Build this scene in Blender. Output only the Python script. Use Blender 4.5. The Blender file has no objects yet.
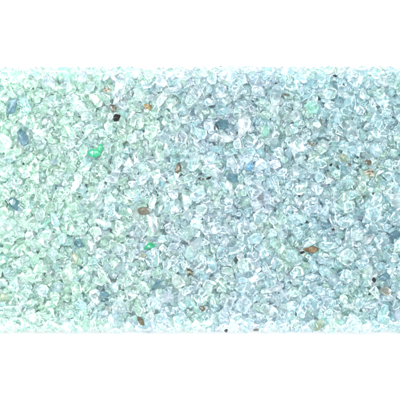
import bpy, bmesh, math, random
import numpy as np
from mathutils import Vector, Matrix, Euler

# ---------------------------------------------------------------- scale: 1 photo pixel = 1 mm on the bed
MM = 0.001
rng = np.random.default_rng(11)
random.seed(11)
scene = bpy.context.scene
COL = scene.collection

HALF_X = 262.0                  # the strip of glass runs on beyond both sides of the view
Y_TOP, Y_BOT = 134.4, -133.6    # the straight-ish edges of the strip
def P(px, py):                  # photo pixel -> bed millimetres
    return px - 200.0, 200.0 - py

# ================================================================ materials
def new_mat(name):
    m = bpy.data.materials.new(name); m.use_nodes = True
    nt = m.node_tree
    for n in list(nt.nodes): nt.nodes.remove(n)
    out = nt.nodes.new('ShaderNodeOutputMaterial')
    return m, nt, out

def glass_mat(name, tint, body, cloud=0.15, rough=0.08, bump=0.25, scale=260.0, vary=0.35):
    """clear crushed glass: refracting Principled, clouded a little by dust and hairline cracks"""
    m, nt, out = new_mat(name)
    N, L = nt.nodes.new, nt.links.new
    tc = N('ShaderNodeTexCoord')
    g = N('ShaderNodeBsdfPrincipled')
    g.inputs['Base Color'].default_value = (*tint, 1)
    g.inputs['Transmission Weight'].default_value = 1.0
    g.inputs['Roughness'].default_value = rough
    g.inputs['IOR'].default_value = 1.40
    d = N('ShaderNodeBsdfPrincipled')
    d.inputs['Base Color'].default_value = (*body, 1)
    d.inputs['Roughness'].default_value = 0.25
    d.inputs['IOR'].default_value = 1.5
    nz = N('ShaderNodeTexNoise'); nz.inputs['Scale'].default_value = scale * 0.55
    nz.inputs['Detail'].default_value = 4; nz.inputs['Roughness'].default_value = 0.6
    L(tc.outputs['Object'], nz.inputs['Vector'])
    mr = N('ShaderNodeMapRange')
    mr.inputs['From Min'].default_value = 0.42; mr.inputs['From Max'].default_value = 0.68
    mr.inputs['To Min'].default_value = cloud * (1 - vary); mr.inputs['To Max'].default_value = min(1, cloud * (1 + 3 * vary))
    L(nz.outputs['Fac'], mr.inputs['Value'])
    mix = N('ShaderNodeMixShader')
    L(mr.outputs['Result'], mix.inputs['Fac'])
    tr = N('ShaderNodeBsdfTranslucent'); tr.inputs['Color'].default_value = (*body, 1)
    soft = N('ShaderNodeMixShader'); soft.inputs['Fac'].default_value = 0.5
    L(d.outputs[0], soft.inputs[1]); L(tr.outputs[0], soft.inputs[2])
    L(g.outputs[0], mix.inputs[1]); L(soft.outputs[0], mix.inputs[2])
    n2 = N('ShaderNodeTexNoise'); n2.inputs['Scale'].default_value = scale
    n2.inputs['Detail'].default_value = 2
    L(tc.outputs['Object'], n2.inputs['Vector'])
    bp = N('ShaderNodeBump'); bp.inputs['Strength'].default_value = bump; bp.inputs['Distance'].default_value = 0.0012
    L(n2.outputs['Fac'], bp.inputs['Height'])
    L(bp.outputs[0], g.inputs['Normal']); L(bp.outputs[0], d.inputs['Normal'])
    L(mix.outputs[0], out.inputs['Surface'])
    return m

def stone_mat(name, c1, c2, rough=0.6, scale=420.0, spec=0.4, lo=0.4, hi=0.6):
    """opaque mineral or dirty chip: two colours in blotches"""
    m, nt, out = new_mat(name)
    N, L = nt.nodes.new, nt.links.new
    tc = N('ShaderNodeTexCoord')
    nz = N('ShaderNodeTexNoise'); nz.inputs['Scale'].default_value = scale; nz.inputs['Detail'].default_value = 5
    L(tc.outputs['Object'], nz.inputs['Vector'])
    cr = N('ShaderNodeValToRGB')
    cr.color_ramp.elements[0].position = lo; cr.color_ramp.elements[0].color = (*c1, 1)
    cr.color_ramp.elements[1].position = hi; cr.color_ramp.elements[1].color = (*c2, 1)
    L(nz.outputs['Fac'], cr.inputs['Fac'])
    d = N('ShaderNodeBsdfPrincipled')
    d.inputs['Roughness'].default_value = rough
    d.inputs['Specular IOR Level'].default_value = spec
    L(cr.outputs['Color'], d.inputs['Base Color'])
    bp = N('ShaderNodeBump'); bp.inputs['Strength'].default_value = 0.6; bp.inputs['Distance'].default_value = 0.0008
    L(nz.outputs['Fac'], bp.inputs['Height']); L(bp.outputs[0], d.inputs['Normal'])
    L(d.outputs[0], out.inputs['Surface'])
    return m

M = {
 # clear kinds
 'mint':     glass_mat('mint_glass',     (0.905, 0.995, 0.948), (0.72, 0.96, 0.84), 0.06),
 'aqua':     glass_mat('aqua_glass',     (0.885, 0.975, 0.992), (0.66, 0.89, 0.94), 0.06),
 'clear':    glass_mat('clear_glass',    (0.940, 0.992, 0.994), (0.80, 0.94, 0.95), 0.04),
 'lilac':    glass_mat('lilac_glass',    (0.945, 0.972, 0.998), (0.80, 0.89, 0.98), 0.05),
 'milky':    glass_mat('milky_glass',    (0.970, 0.995, 0.995), (0.76, 0.85, 0.86), 0.12, 0.06),
 'chalk':    glass_mat('chalky_glass',   (0.980, 0.997, 0.997), (0.88, 0.95, 0.95), 0.17, 0.08),
 'sage':     glass_mat('sage_glass',     (0.905, 0.985, 0.925), (0.70, 0.90, 0.77), 0.06),
 'teal':     glass_mat('pale_teal_glass',(0.80, 0.945, 0.955), (0.48, 0.76, 0.79), 0.08),
 'pink':     glass_mat('pinkish_glass',  (0.985, 0.978, 0.985), (0.90, 0.88, 0.91), 0.10),
 # lower grains: soft light in the gaps put into a paler, clouded body
 'dmint':    glass_mat('gap_light_mint_glass',  (0.930, 0.995, 0.962), (0.80, 0.97, 0.89), 0.60, 0.15),
 'daqua':    glass_mat('gap_light_aqua_glass',  (0.900, 0.982, 0.992), (0.72, 0.91, 0.97), 0.60, 0.15),
 'dclear':   glass_mat('gap_light_clear_glass', (0.955, 0.994, 0.995), (0.84, 0.95, 0.97), 0.60, 0.15),
 'dlilac':   glass_mat('gap_light_lilac_glass', (0.945, 0.972, 0.998), (0.84, 0.91, 0.99), 0.60, 0.15),
 'dsage':    glass_mat('gap_light_sage_glass',  (0.905, 0.985, 0.925), (0.78, 0.94, 0.83), 0.60, 0.15),
 # coloured pieces
 'green':    glass_mat('bright_green_glass', (0.30, 0.88, 0.62), (0.04, 0.44, 0.23), 0.42, 0.08),
 'softgreen':glass_mat('soft_green_glass', (0.72, 0.95, 0.86), (0.42, 0.80, 0.66), 0.20, 0.08),
 'steel':    glass_mat('steel_blue_glass', (0.50, 0.67, 0.73), (0.12, 0.24, 0.30), 0.44, 0.06),
 'petrol':   glass_mat('petrol_glass',   (0.36, 0.54, 0.58), (0.07, 0.18, 0.23), 0.30, 0.06),
 'grey':     glass_mat('smoky_grey_glass', (0.76, 0.85, 0.87), (0.34, 0.45, 0.50), 0.36, 0.08),
 'blue':     glass_mat('sky_blue_glass', (0.46, 0.74, 0.90), (0.16, 0.44, 0.66), 0.30, 0.06),
 'palegrey': glass_mat('lavender_grey_glass', (0.87, 0.90, 0.95), (0.60, 0.65, 0.73), 0.24, 0.10),
 'olive':    glass_mat('olive_glass',    (0.76, 0.83, 0.70), (0.28, 0.33, 0.22), 0.26, 0.10),
 'tanglass': glass_mat('dusty_tan_glass',(0.83, 0.81, 0.75), (0.30, 0.29, 0.235), 0.24, 0.12),
 # opaque bits
 'black':    stone_mat('black_slag', (0.003, 0.003, 0.003), (0.012, 0.012, 0.013), 0.5, spec=0.2),
 'brown':    glass_mat('brown_grain', (0.58, 0.50, 0.38), (0.13, 0.108, 0.062), 0.50, 0.15),
 'ochre':    stone_mat('ochre_grain', (0.09, 0.068, 0.032), (0.19, 0.15, 0.08), 0.6, 420),
 'amber':    stone_mat('amber_flake', (0.06, 0.036, 0.016), (0.15, 0.10, 0.05), 0.4, 300),
 'speck':    stone_mat('speckled_tan_stone', (0.05, 0.038, 0.02), (0.26, 0.26, 0.21), 0.5, 420, lo=0.40, hi=0.6),
 'greybrown':glass_mat('grey_brown_stone', (0.58, 0.54, 0.47), (0.145, 0.13, 0.098), 0.55, 0.18),
}

# ================================================================ shapes
def smooth_noise_dir(d, seed):
    r = np.random.default_rng(seed)
    out = np.zeros(len(d))
    for k in range(4):
        w = r.normal(size=3) * 2.2
        out += np.sin(d @ w + r.uniform(0, 6.28)) / 4
    return out

def shard_bm(seed, n=13, style='chip', bevel=0.10):
    """a broken glass chip of unit half-size: hull of points on a knocked-about ellipsoid, its arrises worn a little"""
    r = np.random.default_rng(seed)
    pts = []
    tries = 0
    while len(pts) < n and tries < 4000:
        tries += 1
        v = r.normal(size=3); v /= np.linalg.norm(v)
        if all(np.dot(v, q) < math.cos(0.42) for q in pts) or tries > 2500:
            pts.append(v)
    pts = np.array(pts)
    rad = 1.0 + 0.16 * smooth_noise_dir(pts, seed + 999)[:, None] + r.uniform(-0.12, 0.08, size=(len(pts), 1))
    pts = pts * rad
    if style == 'prism':                         # squarish long splinter
        pts = np.sign(pts) * np.abs(pts) ** 0.55
    if style == 'wedge':
        pts[:, 2] *= 0.55 + 0.45 * (pts[:, 0] + 1) / 2
        pts[:, 1] *= 0.65 + 0.35 * (1 - pts[:, 0]) / 2
    if style == 'plate': pts[:, 2] *= 0.5
    bm = bmesh.new()
    for p in pts: bm.verts.new(p)
    res = bmesh.ops.convex_hull(bm, input=bm.verts)
    junk = list({e for e in res['geom_interior'] + res['geom_unused'] if isinstance(e, bmesh.types.BMVert)})
    if junk: bmesh.ops.delete(bm, geom=junk, context='VERTS')
    bmesh.ops.dissolve_limit(bm, angle_limit=0.16, verts=bm.verts, edges=bm.edges)
    if bevel > 0:
        bmesh.ops.bevel(bm, geom=list(bm.edges), offset=bevel, segments=2, profile=0.6, affect='EDGES', clamp_overlap=True)
    bmesh.ops.triangulate(bm, faces=bm.faces)
    if style == 'plate':                         # a bit of bottle wall: curved
        bmesh.ops.subdivide_edges(bm, edges=[e for e in bm.edges if e.calc_length() > 0.35], cuts=2, use_grid_fill=True)
        bmesh.ops.triangulate(bm, faces=bm.faces)
        k = r.uniform(0.35, 0.7) * r.choice([-1, 1])
        for v in bm.verts: v.co.z += k * v.co.x ** 2
    bmesh.ops.recalc_face_normals(bm, faces=bm.faces)
    # normalise to unit half extents
    co = np.array([v.co for v in bm.verts])
    c = (co.max(0) + co.min(0)) / 2; h = (co.max(0) - co.min(0)) / 2
    for v in bm.verts:
        v.co = Vector((np.array(v.co) - c) / h)
    return bm

def bm_arrays(bm):
    bm.verts.ensure_lookup_table(); bm.verts.index_update()
    V = np.array([v.co[:] for v in bm.verts], dtype=np.float64)
    F = np.array([[v.index for v in f.verts] for f in bm.faces], dtype=np.int64)
    return V, F

PROTO_FINE, PROTO_ROUGH = [], []
for s in range(64):
    st = ('chip', 'plate', 'wedge', 'prism', 'plate')[s % 5]
    b = shard_bm(100 + s, n=int(rng.integers(7, 15)), style=st, bevel=float(rng.choice([0.03, 0.05, 0.08, 0.14])))
    PROTO_FINE.append(bm_arrays(b)); b.free()
for s in range(24):
    b = shard_bm(700 + s, n=int(rng.integers(8, 13)), bevel=0)
    PROTO_ROUGH.append(bm_arrays(b)); b.free()

def rot_matrix(tx, ty, az):
    return np.array((Euler((0, 0, az)).to_matrix() @ Euler((tx, ty, 0)).to_matrix()))

def mesh_from(name, V, F, mats, midx=None, smooth=True):
    me = bpy.data.meshes.new(name)
    me.vertices.add(len(V)); me.vertices.foreach_set('co', np.asarray(V, np.float32).ravel())
    nf = len(F)
    me.loops.add(nf * 3); me.loops.foreach_set('vertex_index', np.asarray(F, np.int32).ravel())
    me.polygons.add(nf)
    me.polygons.foreach_set('loop_start', np.arange(0, nf * 3, 3, dtype=np.int32))
    me.polygons.foreach_set('loop_total', np.full(nf, 3, dtype=np.int32))
    for m in mats: me.materials.append(m)
    if midx is not None: me.polygons.foreach_set('material_index', np.asarray(midx, np.int32))
    me.update(calc_edges=True)
    if smooth:
        me.polygons.foreach_set('use_smooth', np.ones(nf, dtype=bool))
        me.set_sharp_from_angle(angle=math.radians(26))
    me.validate()
    return me

# ================================================================ the bed: grains dropped one by one on a height field (mm)
CELL = 1.0
GX, GY = int(2 * HALF_X / CELL) + 1, int(300 / CELL) + 1
H = np.zeros((GX, GY))
def drop(x, y, a, b, c, az, commit=True, sink=0.62):
    """height at which an ellipsoidal grain comes to rest at x, y; and the bed raised by it"""
    R = max(a, b)
    i0, i1 = int((x - R + HALF_X) / CELL), int((x + R + HALF_X) / CELL) + 2
    j0, j1 = int((y - R + 150) / CELL), int((y + R + 150) / CELL) + 2
    i0, j0, i1, j1 = max(i0, 0), max(j0, 0), min(i1, GX), min(j1, GY)
    X = (np.arange(i0, i1) * CELL - HALF_X - x)[:, None]; Y = (np.arange(j0, j1) * CELL - 150 - y)[None, :]
    ca, sa = math.cos(az), math.sin(az)
    d2 = ((X * ca + Y * sa) / a) ** 2 + ((-X * sa + Y * ca) / b) ** 2
    ins = d2 < 1
    if not ins.any(): return 0.0
    hh = c * np.sqrt(np.clip(1 - d2, 0, 1))
    z = float(np.max((H[i0:i1, j0:j1] + hh * sink)[ins]))
    z = max(z, c * 0.95)
    if commit:
        sub = H[i0:i1, j0:j1]
        sub[ins] = np.maximum(sub, z + hh * sink)[ins]
    return z

def kind_at(x, y, r):
    """which kind of glass lies here: minty towards one end, lilac in the middle, aqua at the other"""
    u = (x + 200) / 400
    w = (y + 133) / 267
    patch = math.sin(x * 0.043 + 1.3) * math.sin(y * 0.051 + 0.6) + 0.5 * math.sin(x * 0.09 - y * 0.07)
    k = {'mint': 0.10, 'aqua': 0.10, 'clear': 0.22, 'lilac': 0.08, 'milky': 0.045, 'sage': 0.05, 'teal': 0.04, 'pink': 0.015}
    k['mint'] += 1.5 * max(0, 0.62 - u) ** 1.2 + 0.16 * max(0, patch)
    k['aqua'] += 0.75 * max(0, u - 0.28) ** 0.9
    k['lilac'] += 0.15 * max(0, u - 0.4) + 0.45 * math.exp(-((u - 0.50) / 0.22) ** 2) + 0.12 * max(0, -patch)
    k['sage'] += 0.20 * max(0, patch) * (0.4 + u)
    k['teal'] += 0.10 * max(0, u - 0.35)
    k['milky'] += 0.05 * (1 - u)
    names = list(k); p = np.array([k[n] for n in names]); p /= p.sum()
    return names[int(r.choice(len(names), p=p))]

KINDS = ['mint', 'aqua', 'clear', 'lilac', 'milky', 'sage', 'teal', 'pink', 'dmint', 'daqua', 'dclear', 'dlilac', 'dsage']
GAP_LIGHT = {'mint': 'dmint', 'aqua': 'daqua', 'clear': 'dclear', 'lilac': 'dlilac', 'sage': 'dsage', 'milky': 'dclear', 'teal': 'daqua', 'pink': 'dlilac'}
bulk = []     # (x, y, z, a, b, c, tx, ty, az, kind, fine)
def drop_bulk(n, rmin, rmax, fine, tries, zmax=None, xr=HALF_X - 8, edge=None, dusty=False):  # dusty: takes the paler glass that imitates soft light in the gaps
    placed = 0
    for _ in range(n):
        r = rng.uniform(rmin, rmax) if rng.random() < 0.8 else rng.uniform(rmax, rmax * 1.25)
        a, b, c = r * rng.uniform(0.95, 1.5), r * rng.uniform(0.7, 1.0), r * rng.uniform(0.55, 0.85)
        az = rng.uniform(0, math.pi)
        best = None
        for _t in range(tries):
            x = rng.uniform(-xr, xr)
            m = math.sqrt((a * math.sin(az)) ** 2 + (b * math.cos(az)) ** 2)
            y = rng.uniform(Y_BOT + m, Y_TOP - m)
            if edge: y = (Y_BOT + m + rng.uniform(0, edge)) if rng.random() < 0.5 else (Y_TOP - m - rng.uniform(0, edge))
            z = drop(x, y, a, b, c, az, commit=False)
            if best is None or z + c < best[0]: best = (z + c, x, y)
        top, x, y = best
        if zmax is not None and top > zmax: continue
        z = drop(x, y, a, b, c, az)
        bulk.append((x, y, z, a, b, c, rng.uniform(-0.5, 0.5), rng.uniform(-0.5, 0.5), az, (lambda k: GAP_LIGHT[k] if dusty or not fine else k)(kind_at(x, y, rng)), fine))
        placed += 1
    return placed

drop_bulk(6800, 3.0, 4.6, False, 4)
drop_bulk(1200, 3.0, 4.4, False, 4, zmax=float(np.median(H[60:-60, 40:-40])), edge=3.0)
drop_bulk(4600, 2.6, 4.4, True, 6)
drop_bulk(1000, 2.6, 4.0, True, 4, zmax=float(np.median(H[60:-60, 40:-40])), edge=2.5)

# ---------------------------------------------------------------- things of their own: pieces one can pick out
# name, material, px, py, length, width, thickness(mm), angle(deg, anticlockwise), style, category, label, short phrase
S = []
def sp(*a): S.append(a)
sp('blue_grey_chip','steel',12,107,19,10,7,62,'chip','glass chip','long steel blue glass chip with rounded ends lying in pale mint glass','the long steel blue chip')
sp('blue_grey_chip','steel',23,138,17,11,7,118,'wedge','glass chip','steel blue chip with a dark pointed tip, below the long rounded blue one','the pointed steel blue chip')
sp('green_shard','green',95,153,15,9,5,8,'plate','glass shard','bright emerald green glass shard with a splinter standing up, biggest of the greens','the big emerald shard')
sp('slag_grain','black',117,118,9,8,7,40,'chip','slag grain','jet black slag grain, the biggest black one, against a grey brown stone','the big black grain')
sp('brown_stone','greybrown',113,108,10,8,7,100,'chip','stone','grey brown stone touching the big jet black grain','the grey brown stone')
sp('speckled_stone','speck',107,90,9,7,5,20,'chip','stone','small pale stone with tan speckles just above the grey brown stone','the tan speckled pebble')
sp('green_shard','softgreen',66,72,18,9,7,-40,'chip','glass shard','soft green glass shard at the top edge of the mint glass','the soft green edge shard')
sp('blue_grey_chip','palegrey',83,77,14,10,7,65,'chip','glass chip','pale blue grey upright chip beside the soft green shard at the top edge','the pale blue grey edge chip')
sp('grey_chip','grey',54,162,9,6,5,-10,'chip','glass chip','small smoky grey chip alone in mint glass, level with the emerald shard','the small smoky chip')
sp('grey_chip','palegrey',51,84,12,8,6,-20,'chip','glass chip','lavender grey chip between soft green shard and long steel blue chip','the lavender grey chip')
sp('ochre_grain','ochre',147.5,107,10,7,6,-8,'chip','mineral grain','ochre brown blocky grain in clear glass, the one nearer the top edge','the ochre grain')
sp('dark_teal_chip','petrol',222.5,125,12.5,10.5,7,20,'prism','glass chip','dark petrol blue square chip with a black corner','the dark square petrol chip')
sp('glass_prism','clear',193,97,25,11,9,58,'prism','glass chip','large clear long prism chip with a white streak, tilted, in aqua glass','the long clear prism')
sp('milky_oval_chip','chalk',244,125,24,14,10,86,'chip','glass chip','large milky white oval chip with a bright core beside the dark petrol chip','the big milky oval')
sp('blue_chip','blue',249.5,167,9,6.5,6,70,'chip','glass chip','sky blue chip, the only vivid blue one, under a clear rim','the sky blue chip')
sp('grey_chip','teal',173,150,12,10,7,10,'chip','glass chip','blue grey chip just above the upright brown grain','the blue grey chip by the brown grain')
sp('brown_grain','brown',178,168,13,7,6,75,'chip','mineral grain','brown upright grain in lilac tinted glass below the blue grey chip','the upright brown grain')
sp('slag_grain','black',201,179,7,2.6,2.6,-8,'chip','slag grain','black flat sliver, first of a pair lying end to end','the black sliver pair')
sp('slag_grain','black',209,178,6,2.4,2.4,28,'wedge','slag grain','black crooked sliver, the shorter of the pair lying end to end',None)
sp('grey_chip','steel',232,178,13,9,7,-15,'chip','glass chip','greyish teal chip beside a bright white grain, below the sky blue chip','the greyish teal chip')
sp('white_grain','chalk',227,139,13,7,7,8,'chip','glass chip','bright white flat chip just below the dark square petrol chip','the flat white chip')
sp('glass_splinter','chalk',222,95,13,4.5,4.5,12,'prism','glass splinter','thin bright splinter lying level above the dark petrol chip','the bright level splinter')
sp('grey_chip','teal',222,109,14,10,7,-30,'wedge','glass chip','dull grey teal wedge chip between the level splinter and the petrol chip','the dull teal wedge')
sp('green_shard','softgreen',311,108,15,12,8,-20,'chip','glass shard','soft sea green block shard in aqua glass, biggest green one far from the mint','the sea green block')
sp('green_shard','softgreen',265,132,13,9,7,60,'chip','glass shard','turquoise green shard between the big milky oval and the sea green block','the turquoise shard')
sp('slag_grain','black',335,76,4.5,2.6,2.6,-10,'chip','slag grain','tiny black fleck at the top edge of the aqua glass','the top edge black fleck')
sp('slag_grain','black',276,84,3.2,2.6,2.6,0,'chip','slag grain','tiny black dot near the top edge, rounder than its neighbour flecks','the round black dot')
sp('slag_grain','greybrown',286,95,9,2.6,2.6,-8,'prism','slag grain','thin dark grey needle lying level below the round black dot','the level grey needle')
sp('slag_grain','greybrown',321,122,9,2.4,2.4,-70,'prism','slag grain','thin dark grey needle standing steeply below the sea green block','the steep grey needle')
sp('brown_grain','speck',312,144,8,5,5,10,'chip','mineral grain','small brown and white speckled grain below the steep grey needle','the small speckled grain')
sp('slag_grain','black',331,165,3.6,3,3,30,'chip','slag grain','little black dot between the small speckled grain and the spotted stones','the lone black dot')
sp('brown_grain','brown',368,162,8,6,5,-20,'chip','mineral grain','dark brown grain sitting on top of the tan spotted stone','the dark brown grain')
sp('speckled_stone','speck',370,173,15,10,7,-15,'chip','stone','tan and white spotted stone, the biggest spotted one','the big spotted stone')
sp('brown_grain','brown',349,165,4,5,4,70,'chip','mineral grain','small brown upright grain beside an olive glass chip','the small brown grain')
sp('olive_chip','olive',344,158,11,8,6,-30,'chip','glass chip','olive tinted glass chip beside the small brown upright grain','the olive chip')
sp('olive_chip','sage',313,158,13,9,7,20,'chip','glass chip','sage green tinted chip below the small speckled grain','the sage chip')
sp('round_chip','clear',353,134,17,14,9,80,'chip','glass chip','round clear chip with a pale bright rim, above the olive chip','the rimmed round chip')
sp('round_chip','clear',330,93,14,13,9,20,'chip','glass chip','round clear chip beside the sea green block, like a droplet','the clear droplet chip')
sp('dark_blue_chip','petrol',14,204,15,11,8,118,'wedge','glass chip','dark slate blue wedge chip alone in mint glass','the slate blue wedge')
sp('grey_chip','sage',27,211,9,5,5,10,'chip','glass chip','grey green flat chip at the foot of the slate blue wedge',None)
sp('dark_teal_chip','petrol',80,244,11,9,7,-35,'wedge','glass chip','dark teal triangular chip in mint glass','the dark teal triangle')
sp('grey_chip','olive',75,259,14,8,6,85,'chip','glass chip','grey green upright chip below the dark teal triangle','the grey green chip')
sp('slag_grain','petrol',105,300,9,3,3,8,'prism','slag grain','dark flat needle under a blue grey chip, near the bottom edge','the dark flat needle')
sp('blue_grey_chip','steel',105,294,10,6,6,-15,'chip','glass chip','small blue grey chip on top of the dark flat needle',None)
sp('grey_chip','grey',107,267,9,7,6,60,'chip','glass chip','small grey chip between the grey green chip and the tan grain','the small grey chip')
sp('blue_grey_chip','grey',115,321,15,8,7,80,'chip','glass chip','blue grey upright chip at the bottom edge of the mint glass','the bottom edge grey chip')
sp('green_shard','softgreen',45,224,13,3.5,4,42,'prism','glass shard','thin slanting green splinter in mint glass','the slanting green splinter')
sp('olive_chip','olive',3,297,9,10,6,40,'chip','glass chip','olive grey chip cut by the side of the view in mint glass','the olive grey side chip')
sp('grey_chip','grey',58,287,12,9,6,60,'chip','glass chip','pale grey green chip in mint glass above the bottom edge','the pale grey chip')
sp('green_shard','green',149,246,13,6.5,6,10,'wedge','glass shard','bright green flat shard beside tan grain, smaller than the emerald one','the bright green flat shard')
sp('brown_stone','greybrown',144,211,15,9,7,5,'prism','stone','pale grey brown block in lilac and mint glass, the widest brown one','the wide brown block')
sp('tan_grain','tanglass',143,255,6,9,6,80,'chip','mineral grain','tan grain hanging below the bright green flat shard','the tan grain')
sp('teal_splinter','steel',157,284,15,4.5,4.5,52,'prism','glass splinter','teal grey stick-like splinter, slanting','the teal grey stick')
sp('brown_grain','brown',190,272,9,6.5,6,-40,'chip','mineral grain','brown grain between the teal grey stick and the rimmed clear chip','the slanted brown grain')
sp('brown_grain','brown',202,308,8,6,5.5,-50,'chip','mineral grain','ochre brown grain in the lower glass, above the bottom edge','the lower brown grain')
sp('brown_grain','brown',141,321,6.5,12,6,20,'wedge','mineral grain','dark brown grain at the bottom edge between mint and lilac glass','the bottom edge brown grain')
sp('grey_chip','palegrey',169,298,10,8,6,30,'chip','glass chip','pinkish grey chip just below the teal grey stick','the pinkish grey chip')
sp('slag_grain','black',226,330,4,2.6,2.6,0,'chip','slag grain','black fleck at the bottom edge, below the lower brown grain','the bottom edge black fleck')
sp('slag_grain','greybrown',256,330,7,3,3,5,'chip','slag grain','dark brown flat fleck at the bottom edge, larger than the black one','the bottom edge brown fleck')
sp('clear_block_chip','clear',246,265,17,15,10,15,'prism','glass chip','large clear blocky chip with a bright upper rim','the rimmed clear block')
sp('round_chip','clear',154,303,15,14,9,0,'chip','glass chip','large round clear chip beside the pinkish grey chip','the large round clear chip')
sp('amber_flake','amber',310.5,250,17,7.5,6,5,'chip','mineral flake','amber brown pointed flake with a black tip','the amber flake')
sp('dark_blue_chip','steel',326,226,11,8,7,-5,'chip','glass chip','dark slate blue oval chip next to a tiny black dot','the slate blue oval')
sp('slag_grain','black',333.5,229.5,3.4,3,3,0,'chip','slag grain','tiny black dot touching the dark slate blue oval chip',None)
sp('slag_grain','black',374,280,4,6,4,15,'chip','slag grain','black upright grain beside a steel grey chip, low in aqua glass','the low black grain')
sp('grey_chip','steel',384,277,12,7,6,15,'chip','glass chip','steel grey chip beside the low black upright grain','the low steel grey chip')
sp('grey_chip','steel',396,235,13,9,7,20,'chip','glass chip','dark grey green chip at the side of the view in aqua glass','the dark side chip')
sp('round_chip','clear',347,257,17,15,9,60,'chip','glass chip','large round clear chip with bright curved rim, past the amber flake','the bright rimmed round chip')
sp('olive_chip','olive',319,325,13,11,7,65,'chip','glass chip','olive brown glass chip at the bottom edge','the bottom edge olive chip')
sp('tan_chip','tanglass',386,291,12,8,6,-25,'chip','glass chip','dusty tan glass chip below the low black upright grain','the dusty tan chip')
sp('white_grain','chalk',367,328,12,10,8,30,'chip','glass chip','chalky white rounded chip at the bottom edge','the chalky white chip')
sp('grey_chip','palegrey',398,314,9,12,7,10,'chip','glass chip','mauve grey chip at the side of the view above the bottom edge','the mauve side chip')
sp('grey_chip','grey',333,279,10,12,7,20,'chip','glass chip','dull blue grey chip between the bright rimmed round chip and bottom edge','the dull blue grey chip')
sp('round_chip','clear',349,207,14,11,8,10,'chip','glass chip','oval clear chip with a pale ring, above the slate blue oval','the ringed oval chip')
sp('round_chip','aqua',372,214,17,15,9,-20,'chip','glass chip','large round aqua chip with a white edge, beside the ringed oval chip','the large aqua round chip')
sp('round_chip','aqua',346,222,17,13,9,15,'chip','glass chip','large oval aqua chip below the ringed oval chip','the large aqua oval')
sp('white_grain','chalk',328,181,10,6,6,25,'chip','glass chip','small chalky white chip below the lone black dot','the small chalky chip')
sp('white_grain','milky',397,200,16,20,9,70,'chip','glass chip','large lilac white chip at the side of the view in aqua glass','the lilac white side chip')
sp('white_grain','chalk',228,186,8,9,7,40,'chip','glass chip','bright white rounded grain at the foot of the greyish teal chip',None)
sp('white_grain','chalk',248,181,8,9,7,40,'chip','glass chip','creamy white rounded grain just under the sky blue chip',None)
sp('large_flat_chip','lilac',259,197,22,20,8,40,'chip','glass chip','largest pale flat chip, hazy lilac, below the creamy white grain','the largest flat chip')
sp('white_grain','chalk',349,306,11,4.5,4,-8,'prism','glass splinter','bright white level splinter low in aqua glass, above the bottom edge','the low white splinter')
sp('slag_grain','greybrown',365,196,5,2.6,2.6,45,'prism','slag grain','tiny dark slanting fleck above the large round aqua chip','the slanting fleck')
sp('white_grain','chalk',75,187,17,6,6,55,'wedge','glass splinter','white gleaming slanted splinter in mint glass','the white slanted splinter')
sp('glass_chip_milky','chalk',187,199,12,8,7,-30,'chip','glass chip','white gleaming chip near the wide brown block','the gleaming white chip')
sp('white_grain','chalk',137,72,13,8,7,20,'chip','glass chip','chalky white chip at the top edge, past the pale blue grey chip','the top edge white chip')
sp('white_grain','milky',4,141,13,18,9,60,'chip','glass chip','large chalky white chip at the side of the mint glass','the chalky side chip')
sp('white_grain','milky',5,224,14,17,9,30,'chip','glass chip','large white chip at the side of the view below the slate wedge','the white side chip')
S = [(('milky_chip' if s[0] == 'glass_chip_milky' else s[0]),) + s[1:] for s in S]

GROUP = {'blue_grey_chip': 'blue grey glass chips in the bed', 'green_shard': 'green glass shards in the bed', 'slag_grain': 'black grains and flecks in the bed',
         'brown_grain': 'brown grains in the bed', 'grey_chip': 'grey glass chips in the bed', 'round_chip': 'large rounded clear chips in the bed',
         'white_grain': 'white gleaming chips in the bed', 'olive_chip': 'olive glass chips in the bed', 'speckled_stone': 'speckled stones in the bed',
         'brown_stone': 'grey brown stones in the bed', 'dark_teal_chip': 'dark teal chips in the bed', 'dark_blue_chip': 'dark slate blue chips in the bed'}

def link(name, me, loc, label, cat, group=None):
    o = bpy.data.objects.new(name, me); COL.objects.link(o)
    o.location = loc
    if label: o['label'] = label
    if cat: o['category'] = cat
    if group: o['group'] = group
    return o

def solo_mesh(name, seed, mat, a, b, c, tx, ty, az, style, bevel=None, n=None, lo=8, hi=16):
    r = np.random.default_rng(seed)
    bv = bevel if bevel is not None else float(r.choice([0.03, 0.05, 0.09, 0.15]))
    bm = shard_bm(seed, n=n or int(r.integers(lo, hi)), style=style, bevel=bv)
    V, F = bm_arrays(bm); bm.free()
    V = (V * np.array([a, b, c])) @ rot_matrix(tx, ty, az).T
    return mesh_from(name, V * MM, F, [mat])

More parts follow.
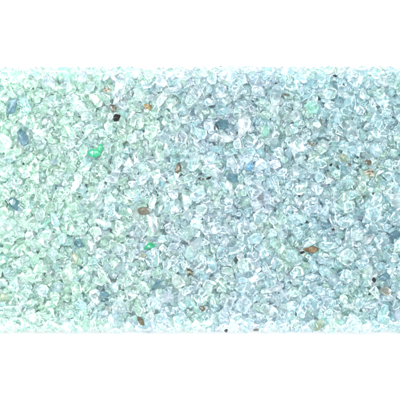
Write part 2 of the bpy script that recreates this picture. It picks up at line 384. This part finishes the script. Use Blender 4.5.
landmarks = []
COMPOUND = ('bright emerald', 'dark petrol blue square', 'amber brown', 'steel blue chip with a dark', 'dark slate blue wedge', 'sky blue chip')
tops = []       # x, y, r of what lies on top: later chips keep clear of it
for i, (name, mk, px, py, ln, wd, th, ang, st, cat, label, short) in enumerate(S):
    x, y = P(px, py)
    a, b, c = ln / 2, wd / 2, th / 2
    az = math.radians(ang)
    if mk in ('brown', 'speck', 'greybrown', 'ochre'): a, b, c = a * 0.88, b * 0.88, c * 0.8
    m = math.sqrt((a * math.sin(az)) ** 2 + (b * math.cos(az)) ** 2)
    y = min(max(y, Y_BOT + m), Y_TOP - m)
    z = drop(x, y, a, b, c, az, sink=0.5)
    if mk in ('black', 'brown', 'speck', 'ochre', 'greybrown', 'amber') : z -= 0.35 * c
    tx, ty = (rng.uniform(-0.3, 0.3) for _ in range(2))
    z -= 0.3 * c
    if label.startswith('dark petrol'): tx, ty = -0.35, 0.30
    compound = label.startswith(COMPOUND)
    me = solo_mesh('body' if compound else name, 5000 + i, M[mk], a, b, c, tx, ty, az, st, lo=13, hi=21)
    o = link(name, None if compound else me, (x * MM, y * MM, z * MM), label, cat, GROUP.get(name))
    if compound:
        o.empty_display_size = 0.004
        q = bpy.data.objects.new('body', me); COL.objects.link(q); q.parent = o
    landmarks.append((x, y, short)); tops.append((x, y, (a + b) / 2))
    def part(pname, mat, dx, dy, dz, pa, pb, pc, paz, seed, style='chip'):
        q = bpy.data.objects.new(pname, solo_mesh(pname, seed, mat, pa, pb, pc, 0.1, 0.1, paz, style)); COL.objects.link(q)
        q.parent = o; q.location = (dx * MM, dy * MM, dz * MM)
        return q
    if label.startswith('bright emerald'):
        part('splinter', M['green'], 5.2, 4.6, 0.4, 5.0, 2.7, 1.8, math.radians(72), 8001, 'wedge')
    if label.startswith('dark petrol blue square'):
        part('dark_corner', M['black'], -5.0, -1.4, 1.0, 4.0, 1.6, 2.0, math.radians(-55), 8002, 'wedge')
    if label.startswith('amber brown'):
        part('dark_tip', M['black'], -8.0, -2.4, 0.2, 2.6, 1.6, 1.6, 0.2, 8003)
    if label.startswith('steel blue chip with a dark'):
        part('dark_tip', M['petrol'], -2.6, 6.2, 0.6, 3.4, 2.0, 2.2, math.radians(40), 8004)
    if label.startswith('dark slate blue wedge'):
        part('pale_end', M['grey'], 5.4, -6.0, 0.2, 3.6, 2.4, 2.2, math.radians(-50), 8005)
    if label.startswith('sky blue chip'):
        part('clear_rim', M['clear'], -1.0, 5.0, -0.2, 6.0, 5.0, 3.4, math.radians(80), 8006)

# ---------------------------------------------------------------- three hundred clear chips that show largest
WORD = {'mint': 'mint tinted', 'aqua': 'aqua tinted', 'clear': 'colourless', 'lilac': 'lilac tinted', 'milky': 'cloudy white', 'sage': 'sage tinted',
        'teal': 'pale teal', 'pink': 'pinkish'}
marks = [(x, y, s) for x, y, s in landmarks if s]
used = {}
chips = []
tries = 0
while len(chips) < 300 and tries < 60000:
    tries += 1
    x, y = rng.uniform(-203, 203), rng.uniform(Y_BOT + 5, Y_TOP - 5)
    big = rng.random()
    r = 7.9 if big > 0.95 else (6.7 if big > 0.86 else (5.6 if big > 0.45 else 4.7))
    r *= rng.uniform(0.92, 1.08)
    slack = 1.0 if tries < 20000 else (0.8 if tries < 40000 else 0.65)
    if any((x - X) ** 2 + (y - Y) ** 2 < ((r * 1.0 + R) * slack) ** 2 for X, Y, R in tops): continue
    el = rng.choice([1.0, 1.15, 1.45, 2.2], p=[0.22, 0.28, 0.30, 0.20])
    a, b = r * math.sqrt(el), r / math.sqrt(el)
    c = b * rng.uniform(0.62, 0.85)
    st = 'prism' if el > 1.6 else str(rng.choice(['chip', 'plate', 'wedge', 'plate']))
    az = rng.uniform(0, math.pi)
    kind = kind_at(x, y, rng)
    z = drop(x, y, a, b, c, az, sink=0.5)
    z -= 0.25 * c
    shape = 'splinter' if el > 1.6 else ('oblong chip' if el > 1.3 else ('wedge chip' if st == 'wedge' else ('blunt chip' if el > 1.05 else 'rounded chip')))
    near = sorted(marks, key=lambda q: (q[0] - x) ** 2 + (q[1] - y) ** 2)
    lab = None
    for A, B in ((0, 1), (0, 2), (1, 0), (0, 3), (1, 2), (2, 0), (2, 1), (0, 4), (1, 3)):
        l1 = f"{WORD[kind]} {shape} by {near[A][2]}, towards {near[B][2]}"
        if l1 not in used and len(l1.split()) <= 16: lab = l1; break
    used[lab] = 1
    me = solo_mesh('clear_glass_chip', 20000 + tries, M[kind], a, b, c, rng.uniform(-0.4, 0.4), rng.uniform(-0.4, 0.4), az, st)
    link('clear_glass_chip', me, (x * MM, y * MM, z * MM), lab, 'glass chip', 'larger clear glass chips on the bed')
    chips.append(lab); tops.append((x, y, r))

# small grains that fill the gaps between the big ones
topz = float(np.median(H[60:-60, 40:-40]))
n_fill = drop_bulk(4600, 1.8, 3.4, True, 8, zmax=topz + 0.4)
n_fill += drop_bulk(1300, 2.0, 3.2, True, 6, zmax=topz - 0.5, edge=2.5)

# the rest of the crushed glass, which nobody could count, is one mass
Vs, Fs, Ms, base = [], [], [], 0
for (x, y, z, a, b, c, tx, ty, az, kind, fine) in bulk:
    lib = PROTO_FINE if fine else PROTO_ROUGH
    V, F = lib[int(rng.integers(len(lib)))]
    V = (V * np.array([a, b, c])) @ rot_matrix(tx, ty, az).T + np.array([x, y, z])
    Vs.append(V); Fs.append(F + base); base += len(V)
    Ms.append(np.full(len(F), KINDS.index(kind)))
me = mesh_from('crushed_glass', np.concatenate(Vs) * MM, np.concatenate(Fs), [M[k] for k in KINDS], np.concatenate(Ms))
o = link('crushed_glass', me, (0, 0, 0), 'loose bed of fine pale mint and aqua crushed glass on the white surface', 'crushed glass')
o['kind'] = 'stuff'
print('bulk grains', len(bulk), 'fill', n_fill, 'faces', len(me.polygons), 'chips', len(chips), 'labels', len(set(chips)), 'topz', topz, 'lab', None in used)

# ================================================================ the white surface it rests on
m, nt, out = new_mat('white_paper')
d = nt.nodes.new('ShaderNodeBsdfPrincipled'); d.inputs['Roughness'].default_value = 0.7
tc = nt.nodes.new('ShaderNodeTexCoord'); nz = nt.nodes.new('ShaderNodeTexNoise'); nz.inputs['Scale'].default_value = 900
nt.links.new(tc.outputs['Object'], nz.inputs['Vector'])
bp = nt.nodes.new('ShaderNodeBump'); bp.inputs['Strength'].default_value = 0.05; bp.inputs['Distance'].default_value = 0.0004
nt.links.new(nz.outputs['Fac'], bp.inputs['Height']); nt.links.new(bp.outputs[0], d.inputs['Normal'])
d.inputs['Base Color'].default_value = (0.44, 0.44, 0.44, 1)
nt.links.new(d.outputs[0], out.inputs['Surface'])
bm = bmesh.new()
bmesh.ops.create_grid(bm, x_segments=24, y_segments=24, size=0.8)
me = bpy.data.meshes.new('ground'); bm.to_mesh(me); bm.free(); me.materials.append(m)
g = link('ground', me, (0, 0, 0), 'plain matt white surface under the crushed glass', 'surface')
g['kind'] = 'structure'

# ================================================================ light: a bright studio, softbox from the mint end
w = bpy.data.worlds.new('World'); scene.world = w; w.use_nodes = True
bg = w.node_tree.nodes['Background']
bg.inputs['Color'].default_value = (0.93, 0.98, 1.0, 1); bg.inputs['Strength'].default_value = 1.0
def area(name, loc, target, size, power, color):
    l = bpy.data.lights.new(name, 'AREA'); l.shape = 'RECTANGLE'; l.size, l.size_y = size
    l.energy = power; l.color = color
    o = bpy.data.objects.new(name, l); COL.objects.link(o)
    o.location = loc
    o.rotation_euler = (Vector(target) - Vector(loc)).to_track_quat('-Z', 'Y').to_euler()
    return o
area('softbox_key', (-0.62, 0.12, 0.55), (-0.12, 0, 0), (0.42, 0.42), 11.5, (1.0, 0.995, 0.97))
area('softbox_top', (-0.05, 0.12, 1.5), (0, 0, 0), (0.70, 0.60), 16, (0.98, 1.0, 1.0))
area('softbox_fill', (0.85, -0.45, 0.8), (0.1, 0, 0), (0.40, 0.40), 6, (0.95, 0.98, 1.0))

# ================================================================ camera straight above
cam = bpy.data.cameras.new('camera'); co = bpy.data.objects.new('camera', cam); COL.objects.link(co)
HC = 1.30
co.location = (0, 0, HC)
cam.sensor_width = 36; cam.lens = 36 * (HC - topz * MM) / 0.400
cam.clip_start = 0.01; cam.clip_end = 20
scene.camera = co

scene.view_settings.view_transform = 'Standard'; scene.view_settings.look = 'None'
scene.view_settings.exposure = 0.49; scene.view_settings.gamma = 1
c = scene.cycles
c.max_bounces = 40; c.transmission_bounces = 40; c.glossy_bounces = 20; c.diffuse_bounces = 16; c.transparent_max_bounces = 8
c.caustics_reflective = True; c.caustics_refractive = True; c.blur_glossy = 0.5
c.sample_clamp_indirect = 8
c.use_denoising = True
c.filter_width = 2.1
